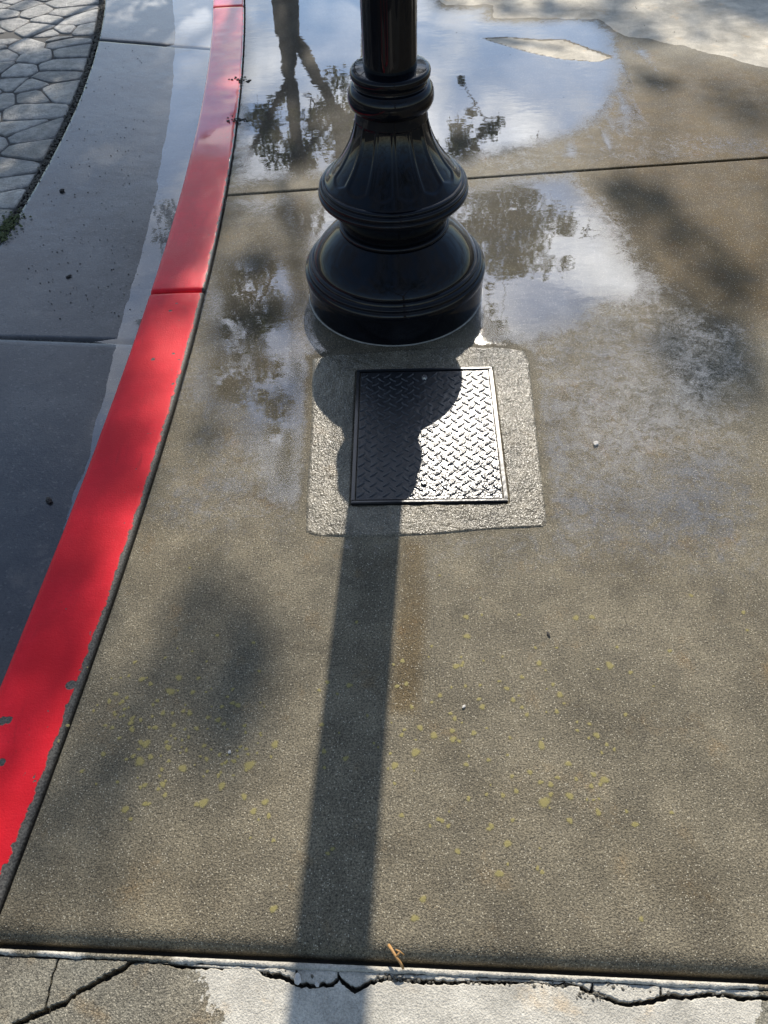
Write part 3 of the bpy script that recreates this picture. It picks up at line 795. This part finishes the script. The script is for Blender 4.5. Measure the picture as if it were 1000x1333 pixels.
# lichen dots
lich = [(182, 991, 7), (247, 928, 5), (170, 941, 4), (146, 947, 4), (172, 950, 4), (172, 936, 4), (233, 882, 5), (222, 900, 5), (185, 884, 4), (196, 890, 3), (205, 912, 3), (212, 928, 4), (202, 947, 4), (190, 968, 5), (183, 966, 4), (196, 985, 4), (238, 1000, 5), (269, 988, 4), (256, 948, 4), (251, 901, 4), (289, 920, 3), (303, 915, 3), (310, 918, 4), (284, 937, 4), (325, 996, 6), (318, 1037, 5), (289, 1023, 5), (265, 1045, 5), (256, 1047, 3), (212, 1021, 4), (206, 1027, 3), (162, 1054, 4), (170, 1066, 3), (153, 1018, 3), (330, 1056, 4), (345, 1044, 4), (350, 1062, 4), (356, 1094, 3), (247, 739, 3), (283, 827, 4), (151, 903, 4), (137, 944, 3), (162, 923, 3), (150, 930, 3), (358, 969, 5), (353, 985, 3),
 (607, 803, 5), (608, 828, 5), (594, 867, 4), (524, 860, 4), (529, 890, 4), (536, 920, 4), (517, 893, 3), (547, 947, 5), (565, 957, 5), (589, 951, 4), (590, 962, 4), (541, 979, 6), (514, 996, 6), (607, 995, 4), (636, 989, 3), (617, 954, 4), (562, 841, 3), (668, 911, 4), (660, 896, 3), (455, 892, 4), (422, 978, 4), (450, 987, 4), (750, 804, 4), (771, 803, 4), (794, 866, 6), (705, 970, 7), (702, 863, 4), (697, 843, 3), (676, 800, 3), (872, 847, 3), (900, 775, 3), (968, 797, 4), (973, 820, 3), (773, 1008, 4), (787, 1015, 5), (770, 1023, 4), (709, 1044, 6), (779, 1057, 5), (742, 1036, 4), (742, 1068, 4), (827, 1073, 4), (704, 1018, 3), (717, 1021, 3), (729, 904, 4), (725, 926, 3), (740, 994, 4), (777, 957, 4), (821, 875, 3), (661, 1098, 5), (650, 1137, 4), (596, 1108, 4), (540, 1195, 5), (551, 1170, 4), (523, 1061, 4), (560, 1075, 3), (700, 1130, 3), (356, 1183, 4), (835, 1196, 3), (628, 920, 4), (592, 935, 4), (573, 905, 3), (686, 930, 3), (664, 960, 3), (690, 1005, 3), (655, 1035, 3), (610, 1040, 3), (640, 1075, 4)]
LVv, LF, LR = [], [], []
extra = [(random.gauss(245, 70), random.gauss(960, 60), random.uniform(1.6, 3.4)) for _ in range(110)]+[(random.gauss(620, 110), random.gauss(950, 90), random.uniform(1.6, 3)) for _ in range(90)]
for (px, py, r) in lich+extra:
    c = at(px, py, .0012); zb = float(fbm(c[0], c[1], 2.5, 3, 4))*.0016; R_ = r*.0015*random.uniform(.8, 1.15); b0 = len(LVv); N = 12
    LVv.append((c[0], c[1], zb+.0011)); LR.append(1.0)
    ph = random.uniform(0, 6.3); kx = random.uniform(.8, 1.25)
    for ring, zz, rim in ((.6, .0010, .8), (1.35, .0007, 0.0)):
        for k in range(N):
            a = 2*math.pi*k/N; q = R_*ring*(1+.14*math.sin(2*a+ph)+.12*math.sin(3*a+2*ph)+random.uniform(-.07, .07))
            LVv.append((c[0]+q*math.cos(a)*kx, c[1]+q*math.sin(a), zb+zz)); LR.append(rim)
    for k in range(N):
        k2 = (k+1) % N; LF.append((b0, b0+1+k, b0+1+k2)); LF.append((b0+1+k, b0+1+N+k, b0+1+N+k2)); LF.append((b0+1+k, b0+1+N+k2, b0+1+k2))
o = link('lichen', mesh_np('lichen', LVv, LF, True, {'rim': LR}), M_lichen)
tag(o, 'yellow lichen spots dotted over the damp slab', 'lichen', kind='stuff')

# ------------------------------------------------------------------ lamp post
post = empty('lamp_post', (pole_c[0], pole_c[1], 0)); tag(post, 'glossy black cast iron lamp post with fluted bell base', 'lamp post')
def smooth_prof(pr, n_per=6):
    pr = np.array(pr, float); out = []
    for i in range(len(pr)-1):
        p0, p1, p2, p3 = pr[max(i-1, 0)], pr[i], pr[i+1], pr[min(i+2, len(pr)-1)]
        for k in range(n_per):
            t = k/n_per; out.append(.5*((2*p1)+(-p0+p2)*t+(2*p0-5*p1+4*p2-p3)*t*t+(-p0+3*p1-3*p2+p3)*t**3))
    out.append(pr[-1]); return np.array(out)
def lathe(name, prof, N=128, flute=None, parent=post, m=None):
    a = np.linspace(0, 2*np.pi, N, endpoint=False)
    R_ = prof[:, 0][:, None]+0*a[None]; Z = prof[:, 1][:, None]+0*a[None]
    if flute is not None: R_ = R_-flute(a[None], Z, R_)
    V = np.stack([R_*np.cos(a), R_*np.sin(a), Z], -1).reshape(-1, 3)
    return link(name, mesh_np(name, V, grid_faces(len(prof), N, closed=True)), m or M_post, parent)
def seq(*parts):     # sharp corners between smooth runs
    return np.concatenate([smooth_prof(p, 5) if len(p) > 2 else np.array(p, float) for p in parts])
lathe('base_drum', seq([(.2785, -.004), (.280, .004)], [(.2805, .006), (.281, .05), (.282, .082)], [(.2825, .084), (.2845, .092), (.2845, .104), (.2815, .112)], [(.276, .1135), (.2755, .1145)], [(.2755, .116), (.2745, .123), (.2695, .128)], [(.266, .1285), (.265, .129)], [(.265, .130), (.262, .1365), (.2555, .139)], [(.2535, .1395), (.20, .1405)]))
lathe('lower_bell', seq([(.2535, .138), (.252, .146), (.246, .157), (.236, .171), (.221, .188), (.203, .206), (.186, .222), (.173, .234), (.166, .241)], [(.164, .2415), (.15, .242)]))
lathe('waist_ring', seq([(.15, .240), (.160, .2405), (.1665, .245), (.1665, .253), (.160, .2575), (.15, .258)]))
lathe('bell_rim', seq([(.150, .256), (.157, .2575), (.161, .268), (.170, .288), (.184, .312), (.199, .332), (.207, .340)], [(.2085, .3405), (.2145, .343), (.2185, .350), (.2180, .357), (.2130, .3610)], [(.2120, .3615), (.2150, .3645), (.2155, .371), (.2120, .3765), (.2070, .3780)], [(.205, .3785), (.2065, .3815), (.2045, .3855), (.199, .3875)], [(.197, .388), (.16, .390)]))
def panel(a, Z, R_):
    N = 14; t = (a*N/(2*np.pi)+.5) % 1-.5            # -.5 .. .5 across one panel
    hb = .403+.012*(np.abs(t)/.36)**2*0+.010*(1-np.cos(np.clip(np.abs(t)/.38, 0, 1)*np.pi/2)); ht = .557
    mk = sstep(.42-np.abs(t), 0, .04)*sstep(Z, hb, hb+.006)*sstep(ht-Z, 0, .006)
    return .0036*mk
zs = smooth_prof([(.199, .3865), (.193, .391), (.182, .404), (.168, .421), (.154, .4375), (.141, .4555), (.128, .4765), (.117, .499), (.1085, .522), (.1025, .545), (.0985, .565), (.096, .580), (.0955, .584)], 9)
lathe('fluted_bell', zs, 280, panel)
lathe('collar', seq([(.0955, .580), (.100, .583), (.1085, .590), (.1140, .602), (.1152, .615), (.1125, .630), (.1060, .640), (.1000, .6435)], [(.0965, .644), (.0955, .651), (.0975, .657)], [(.0985, .6575), (.1035, .661), (.1055, .667), (.1050, .675), (.1010, .6805), (.094, .6825)], [(.09, .683), (.06, .686)]))
def flutes(a, Z, R_): return .0011*(.5-.5*np.cos(a*16))**2*sstep(Z, .70, .72)
hs = np.array([.684, .69, .70, .71, .72, 1.0, 1.6, 2.2, 2.8, 3.3]); 
lathe('pole', np.c_[.0700-.0020*(hs-.684), hs], 192, flutes)
lathe('lantern', seq([(.02, 3.29), (.085, 3.30), (.09, 3.34)], [(.07, 3.36), (.06, 3.42)], [(.06, 3.42), (.15, 3.50), (.18, 3.62), (.15, 3.76), (.10, 3.84)], [(.12, 3.85), (.11, 3.90), (.05, 3.98), (.004, 4.05)]), 48)
# pale residue ring where the base meets the slab
N = 128; V = []
for k in range(N):
    a = 2*math.pi*k/N
    for r in (.2783, .2835+random.uniform(-.0006, .0014)): V.append((r*math.cos(a), r*math.sin(a), .0034 if r < .279 else .0012))
me = mesh_np('residue_ring', V, [(2*k, (2*k+2) % (2*N), (2*k+3) % (2*N), 2*k+1) for k in range(N)])
link('residue_ring', me, simple('mineral_residue', (.33, .31, .26), .6, scale=60), post)
# ------------------------------------------------------------------ small things
def tube(bm_, pts, r0, r1, seg=7):
    prev = None; n_ = len(pts)
    for i, p_ in enumerate(pts):
        p_ = Vector(p_); d = (Vector(pts[min(i+1, n_-1)])-Vector(pts[max(i-1, 0)])).normalized()
        q = d.to_track_quat('Z', 'Y'); r = r0+(r1-r0)*i/(n_-1)
        ring = [bm_.verts.new(p_+q@Vector((r*math.cos(2*math.pi*k/seg), r*math.sin(2*math.pi*k/seg), 0))) for k in range(seg)]
        if prev:
            for k in range(seg): bm_.faces.new((prev[k], prev[(k+1) % seg], ring[(k+1) % seg], ring[k]))
        else: bm_.faces.new(ring[::-1])
        prev = ring
    bm_.faces.new(prev)
c0 = at(506, 1230, .004); c1 = at(516, 1246, .009); c2 = at(525, 1261, -.004)
bm = bmesh.new(); tube(bm, [c0, (c0+c1)/2+np.array([0, 0, .002]), c1, (c1+c2)/2+np.array([.001, 0, .001]), c2], .0028, .0022)
d1 = at(521, 1239, .012); d2 = at(526, 1243, .006); tube(bm, [c1, d1, d2], .0022, .0013); tube(bm, [d1, at(515, 1236, .010)], .0018, .001)
tag(link('twig', from_bm('twig', bm, True), M_twig), 'forked tan twig lying across the near joint', 'twig')

def scrap(name, label, cat, px, py, z, r, m, stretch=1.4, group=None):
    bm = bmesh.new(); bmesh.ops.create_icosphere(bm, subdivisions=2, radius=1.0); an = random.uniform(0, 3.1)
    for v in bm.verts:
        k = 1+random.uniform(-.22, .22); x, y = v.co.x*stretch*k, v.co.y*k
        v.co = Vector(((x*math.cos(an)-y*math.sin(an))*r, (x*math.sin(an)+y*math.cos(an))*r, v.co.z*r*.55*k))
    o = link(name, from_bm(name, bm), m); c = at(px, py, z); o.location = (c[0], c[1], z+r*.4)
    return tag(o, label, cat, group)
def gut(px, py):      # level of the gutter pan there
    z = -.09
    for _ in range(5):
        c = at(px, py, z); L_, E_ = float(curb_left(c[1])), float(street_edge(c[1])); z = float(gz(np.clip((L_-c[0])/(L_-E_), 0, 1), c[1]))
    return z+.002
scrap('debris', 'small black clod lying mid gutter beside the paving', 'debris', 81, 249, gut(81, 249), .010, M_debris, 1.1)
scrap('debris', 'dark leaf scrap lying low in the gutter by the red curb', 'debris', 64, 652, gut(64, 652), .008, M_debris, 1.5)
scrap('debris', 'thin dark sliver in the gutter above the gutter joint', 'debris', 90, 360, gut(90, 360), .006, M_debris, 2.2)
scrap('pebble', 'pale chip of stone on the slab right of the hatch', 'pebble', 776, 578, .001, .007, M_chip, 1.3)
scrap('pebble', 'tiny dark seed lying on the slab below the hatch to the right', 'pebble', 714, 826, .001, .0032, M_debris, 2.0)
scrap('pebble', 'small grey pebble on the slab between the curb and the post shadow', 'pebble', 299, 979, .001, .0032, M_chip, 1.2)
scrap('pebble', 'little pale pebble on the slab right of the post shadow', 'pebble', 604, 920, .001, .003, M_chip, 1.6)
scrap('pebble', 'white stone chip wedged in the crack under the shadow of the post', 'pebble', 388, 1274, ZN, .006, M_chip, 1.6)
scrap('pebble', 'small white crumb in the crack right of the wedged chip', 'pebble', 413, 1282, ZN, .0035, M_chip, 1.2)
sp = []
for _ in range(260):
    px = random.choice([random.uniform(20, 180), random.uniform(60, 190)]); py = random.uniform(60, 420); z = gut(px, py); c = at(px, py, z)
    if float(street_edge(c[1])) < c[0] < float(curb_left(c[1]))-.03: sp.append((c[0], c[1], z, random.uniform(.0015, .004)))
for _ in range(60):
    x, y = random.uniform(-.3, 1.8), random.uniform(2.4, 4.8); sp.append((x, y, .002, random.uniform(.0015, .0035)))
for _ in range(130):
    y = random.uniform(2.6, 4.6); sp.append((float(slab_left(y))-.003+random.gauss(0, .004), y, -.004, random.uniform(.002, .007)))
for c in ((310, 103), (305, 157), (312, 158), (316, 106)):
    q = at(*c); sp += [(q[0]+random.gauss(0, .018), q[1]+random.gauss(0, .012), .003, random.uniform(.004, .009)) for _ in range(14)]
tag(lumps('leaf_litter', sp, M_debris), 'black specks of leaf litter scattered over gutter and puddle', 'litter', kind='stuff')
sp = []
for _ in range(520):
    px = random.choice([random.gauss(765, 22), random.gauss(700, 30), random.gauss(520, 15), random.uniform(330, 960)]); py = 1237+.047*px+random.uniform(6, 16)+ (14 if 745 < px < 790 else 0)
    c = at(px, py, ZN); sp.append((c[0], c[1], ZN+random.uniform(-.012, .001), random.uniform(.001, .0042)))
tag(lumps('crack_crumbs', sp, M_grit), 'crumbs of broken concrete gathered in the crack', 'crumbs', kind='stuff')

# ------------------------------------------------------------------ trees beyond the frame (seen mirrored, casting the dapple; one added behind the viewer)
def leaf_cloud(clumps, leaf=.062):
    """clumps: (x, y, z, radius, leaves) -> one mesh of folded leaves"""
    V, F = [], []
    for (x, y, z, r, n_) in clumps:
        d = rng.normal(size=(n_, 3)); d /= np.linalg.norm(d, axis=1)[:, None]
        q = d*(rng.random(n_)**.45)[:, None]*np.array([r, r, r*.8])+np.array([x, y, z])
        a = rng.normal(size=(n_, 3)); a /= np.linalg.norm(a, axis=1)[:, None]
        b_ = np.cross(a, rng.normal(size=(n_, 3))); b_ /= np.linalg.norm(b_, axis=1)[:, None]
        c_ = np.cross(a, b_); s = leaf*rng.uniform(.6, 1.2, n_)[:, None]
        b0 = len(V)
        P = np.stack([q-a*s*.55, q+b_*s*.34+c_*s*.08, q+a*s*.55, q-b_*s*.34+c_*s*.08], 1)
        V.extend(P.reshape(-1, 3).tolist())
        F.extend([(b0+4*i, b0+4*i+1, b0+4*i+2, b0+4*i+3) for i in range(n_)])
    return V, F
def make_tree(name, label, trunk, limbs, clumps, group=None, leaf=.062):
    """trunk: list of points with radii; limbs: list of the same"""
    base = trunk[0][0]; root = empty(name, base); tag(root, label, 'tree', group)
    off = np.array(base)
    def pipe(bm_, line):
        pts = [Vector(np.array(q)-off) for q, _ in line]; rr = [r for _, r in line]; prev = None; n_ = len(pts); seg = 10
        for i in range(n_):
            d = (pts[min(i+1, n_-1)]-pts[max(i-1, 0)]).normalized(); qd = d.to_track_quat('Z', 'Y')
            ring = [bm_.verts.new(pts[i]+qd@Vector((rr[i]*math.cos(2*math.pi*k/seg), rr[i]*math.sin(2*math.pi*k/seg), 0))) for k in range(seg)]
            if prev:
                # match ring starts so that the tube does not twist
                for k in range(seg): bm_.faces.new((prev[k], prev[(k+1) % seg], ring[(k+1) % seg], ring[k]))
            prev = ring
    bm_ = bmesh.new(); pipe(bm_, trunk); link('trunk', from_bm('trunk', bm_, True), M_bark, root)
    for L_ in limbs:
        bm_ = bmesh.new(); pipe(bm_, L_); link('limb', from_bm('limb', bm_, True), M_bark, root)
    tips = [np.array(q) for L_ in limbs+[trunk] for q, _ in L_]; T_ = np.array(tips)
    bm_ = bmesh.new()
    for c_ in clumps:
        c3 = np.array(c_[:3]); k_ = np.argmin(np.linalg.norm(T_-c3, axis=1)); a_ = T_[k_]
        mid_ = (a_+c3)/2+rng.normal(size=3)*.08; pts_ = [a_, mid_, c3]; T_ = np.vstack([T_, [mid_], [c3]])
        tube(bm_, [tuple(q-off) for q in pts_], .011, .004, 5)
        for _ in range(3): tube(bm_, [tuple(c3-off), tuple(c3-off+rng.normal(size=3)*c_[3]*.6)], .004, .002, 4)
    tag(link('twigs', from_bm('twigs', bm_, True), M_bark, root), kind='stuff')
    V, F = leaf_cloud(clumps, leaf); V = (np.array(V)-off).tolist()
    o = link('crown', mesh_np('crown', V, F, False), M_leaf, root)
    return root
def wig(pts, r0, r1):
    pts = [np.array(q, float) for q in pts]; out = []
    for i in range(len(pts)-1):
        for k in range(4):
            t = k/4; q = pts[i]*(1-t)+pts[i+1]*t; out.append(q+rng.normal(size=3)*r0*.12*(i+k > 0))
    out.append(pts[-1]); m_ = len(out)
    return [(q, r0+(r1-r0)*i/(m_-1)) for i, q in enumerate(out)]
def shade_spot(px, py, s, dx=0, dy=0):
    """the point at horizontal distance s towards the sun from a spot on the pavement"""
    c = at(px, py, 0); h = np.array([math.sin(SUN_AZ), math.cos(SUN_AZ)])
    return np.array([c[0]+h[0]*s+dx, c[1]+h[1]*s+dy, s*math.tan(SUN_EL)])

A0 = np.array([-.70, 8.5, -.3]); fork = glint(374, 45, 8.5)
limbsA = []
l1 = [fork, glint(378, 110, 8.5), glint(388, 180, 8.45), glint(396, 225, 8.4), glint(400, 290, 8.4), glint(385, 400, 8.6)]
l2 = [fork, glint(392, 62, 8.5), glint(408, 95, 8.55), glint(430, 130, 8.6), glint(448, 165, 8.7), glint(490, 260, 9.0), glint(520, 360, 9.4)]
l3 = [glint(376, 105, 8.5), glint(360, 135, 8.4), glint(342, 170, 8.3), glint(320, 206, 8.2), glint(270, 300, 8.1)]
l4 = [glint(440, 146, 8.62), glint(420, 170, 8.6), glint(400, 195, 8.5)]
limbsA += [wig(l1, .085, .035), wig(l2, .08, .03), wig(l3, .045, .016), wig(l4, .04, .02)]
clA = []
refl_clumps = [(385, 190, 12), (350, 172, 9), (335, 150, 8), (440, 105, 12), (452, 150, 16), (430, 190, 14), (360, 212, 12), (415, 150, 9), (345, 195, 9), (455, 210, 14), (600, 172, 10), (595, 195, 12), (640, 170, 7), (615, 205, 14), (325, 155, 7),
 (330, 290, 16), (300, 275, 10), (360, 270, 14), (345, 330, 14), (400, 280, 20), (290, 350, 10), (320, 390, 14), (270, 430, 12), (290, 470, 18), (310, 510, 18), (275, 500, 12), (330, 470, 14), (370, 590, 13), (365, 620, 12), (380, 640, 10), (350, 560, 12), (345, 600, 9), (360, 540, 9),
 (640, 262, 18), (665, 290, 26), (640, 320, 24), (690, 310, 20), (720, 285, 14), (705, 345, 14), (690, 265, 14), (735, 300, 8), (655, 350, 14), (620, 290, 20), (650, 425, 9), (640, 440, 10), (660, 440, 6), (640, 400, 6),
 (212, 250, 11), (205, 285, 9), (214, 310, 7), (222, 270, 8)]
for _ in range(100): refl_clumps.append((random.uniform(245, 405), random.uniform(262, 420), random.uniform(6, 12)))
for _ in range(75): refl_clumps.append((random.gauss(305, 45), random.gauss(470, 60), random.uniform(5, 11)))
for _ in range(30): refl_clumps.append((random.gauss(372, 16), random.gauss(585, 45), random.uniform(4, 8)))
for _ in range(60): refl_clumps.append((random.gauss(655, 42), random.gauss(300, 34), random.uniform(6, 12)))
for _ in range(26): refl_clumps.append((random.gauss(395, 50), random.gauss(175, 32), random.uniform(4, 9)))
for _ in range(14): refl_clumps.append((random.gauss(610, 22), random.gauss(180, 24), random.uniform(3, 7)))
for (px, py, r) in refl_clumps:
    if px > 742 or (py > 380 and px > 680): continue
    D = random.uniform(8.0, 9.2)
    if px > 560 and py > 235: D = random.uniform(15.0, 17.0)
    c = glint(px, py, D); rr = r*.0105*D/8.6
    clA.append((c[0], c[1], c[2], rr*1.4, int(18+(rr*8.6/D)**2*4800)))
# dapple: shade wanted on the pavement, leaves hung on the sun's line
dap = [(300, 860, .16), (235, 835, .11), (285, 930, .13), (330, 900, .10), (180, 930, .13), (120, 1030, .12), (90, 1120, .14), (270, 760, .09),
       (350, 420, .10), (330, 340, .08), (300, 430, .09), (380, 500, .06), (270, 560, .06),
       (880, 300, .17), (930, 345, .16), (850, 260, .13), (800, 245, .10), (960, 370, .12), (930, 440, .17), (900, 480, .15), (950, 500, .12), (870, 440, .08), (860, 110, .10),
       (660, 8, .10), (720, 12, .12), (780, 22, .12), (840, 45, .13), (640, -15, .12), (340, 60, .2), (400, 40, .22), (360, 130, .2), (330, 200, .14), (420, 110, .2), (380, 190, .16), (985, 5, .25), (1000, 15, .2), (960, -20, .2), (570, 60, .2), (560, 130, .18), (610, 100, .2), (590, 190, .13), (650, 170, .12), (640, 60, .16), (350, 0, .25), (420, -20, .25), (560, 0, .2)]
for (px, py, r) in dap:
    s = random.uniform(8.5, 10.5); c = shade_spot(px, py, s); clA.append((c[0], c[1], c[2], r, int(10+r*r*1500)))
for _ in range(70):          # the gutter and the curb lie in the shade of the crown
    px, py = random.uniform(-120, 190), random.uniform(330, 900)
    if px > 190-(py-380)*.42+20: continue
    s = random.uniform(8.5, 11); c = shade_spot(px, py, s); clA.append((c[0], c[1], c[2], .22, 80))
for _ in range(75):
    px, py = random.uniform(-40, 290), random.uniform(20, 340)
    if px < 130-py*.45 and random.random() < .9: continue
    if px > 300-py*.25: continue
    s = random.uniform(8.5, 11); c = shade_spot(px, py, s); clA.append((c[0], c[1], c[2], .27, 95))
for (px, py) in ((140, 620), (85, 760), (30, 880), (20, 1000), (215, 400), (240, 330)):
    s = random.uniform(9, 10.5); c = shade_spot(px, py, s); clA.append((c[0], c[1], c[2], .12, 24))
# limbs reaching the upper crown
for tgt in ((-1.4, 9.4, 6.8), (.2, 10.0, 6.9), (-2.0, 8.8, 5.6), (.9, 10.2, 7.2), (1.5, 8.8, 3.9)):
    st = np.array(l2[3] if tgt[0] > -.5 else l1[2]); limbsA.append(wig([st, (st+np.array(tgt))/2+np.array([0, 0, .4]), np.array(tgt)], .04, .012))
clC = [c for c in clA if c[1] > 11.2]; clA = [c for c in clA if c[1] <= 11.2]
make_tree('tree', 'broad leafy tree with a low forked trunk mirrored in the puddle', [(A0, .17), (A0*.5+np.array([-.35, 4.25, .3]), .14), (glint(372, 5, 8.5), .135), (fork, .125)], limbsA, clA)
C0 = np.array([.12, 13.2, -.3]); C1 = np.array([.1, 13.2, 3.6])
limbsC = [wig([C1, C1+np.array([-.8, .3, 2.0]), C1+np.array([-1.6, .5, 4.5])], .08, .02), wig([C1, C1+np.array([.5, -.2, 2.2]), C1+np.array([.6, .2, 5.0])], .08, .02), wig([C1, C1+np.array([.1, .4, 3.0]), C1+np.array([-.5, .8, 6.0])], .08, .02)]
make_tree('tree', 'taller tree standing straight behind the lamp post', [(C0, .16), (C0+np.array([-.05, 0, 2]), .14), (C1, .12)], limbsC, clC, leaf=.095)
clD = [(2.6+random.gauss(0, 1.5), -3.4+random.gauss(0, 1.3), 6.3+random.gauss(0, 1.1), .5, 120) for _ in range(90)]+[(-2.2+random.gauss(0, 1.5), -4.4+random.gauss(0, 1.2), 6.6+random.gauss(0, 1.2), .5, 120) for _ in range(80)]  # unseen tree, added so that the black post mirrors dark leaves
D1 = np.array([1.0, -4.6, 3.4])
make_tree('tree', 'unseen spreading tree added behind the viewer to darken the post reflections', [((1.0, -4.6, -.3), .2), ((1.0, -4.6, 1.6), .17), (D1, .15)], [wig([D1, (2.6, -3.5, 6.0)], .1, .03), wig([D1, (-2, -4.4, 6.4)], .1, .03)], clD)
# second tree to the right: bare twiggy branches
B0 = np.array([2.75, 8.3, -.3]); limbsB = []; clB = []
b1 = glint(822, 110, 8.5); b2 = glint(830, 160, 8.4)
paths = [[b1, glint(850, 300, 8.3), glint(880, 450, 8.0), glint(860, 520, 8.0), glint(800, 560, 8.0)], [glint(850, 300, 8.3), glint(830, 400, 8.2), glint(810, 480, 8.1), glint(800, 440, 8.0)],
         [glint(880, 450, 8.0), glint(850, 480, 8.0), glint(820, 500, 8.0), glint(805, 545, 8)], [b1, glint(780, 150, 8.6), glint(760, 220, 8.7)], [glint(860, 520, 8), glint(900, 560, 7.8), glint(880, 620, 7.8)]]
for P in paths: limbsB.append(wig(P, .035, .008))
for P in paths:
    for q in P[1:]:
        for _ in range(3):
            t = np.array(q)+rng.normal(size=3)*.35; limbsB.append(wig([q, t], .01, .004))
            clB.append((t[0], t[1], t[2], .13, 9))
make_tree('tree', 'thin sparsely leaved tree standing to the right beyond the sidewalk', [(B0, .09), (glint(818, 40, 8.5), .075), (b1, .06), (b2, .05)], limbsB, clB)
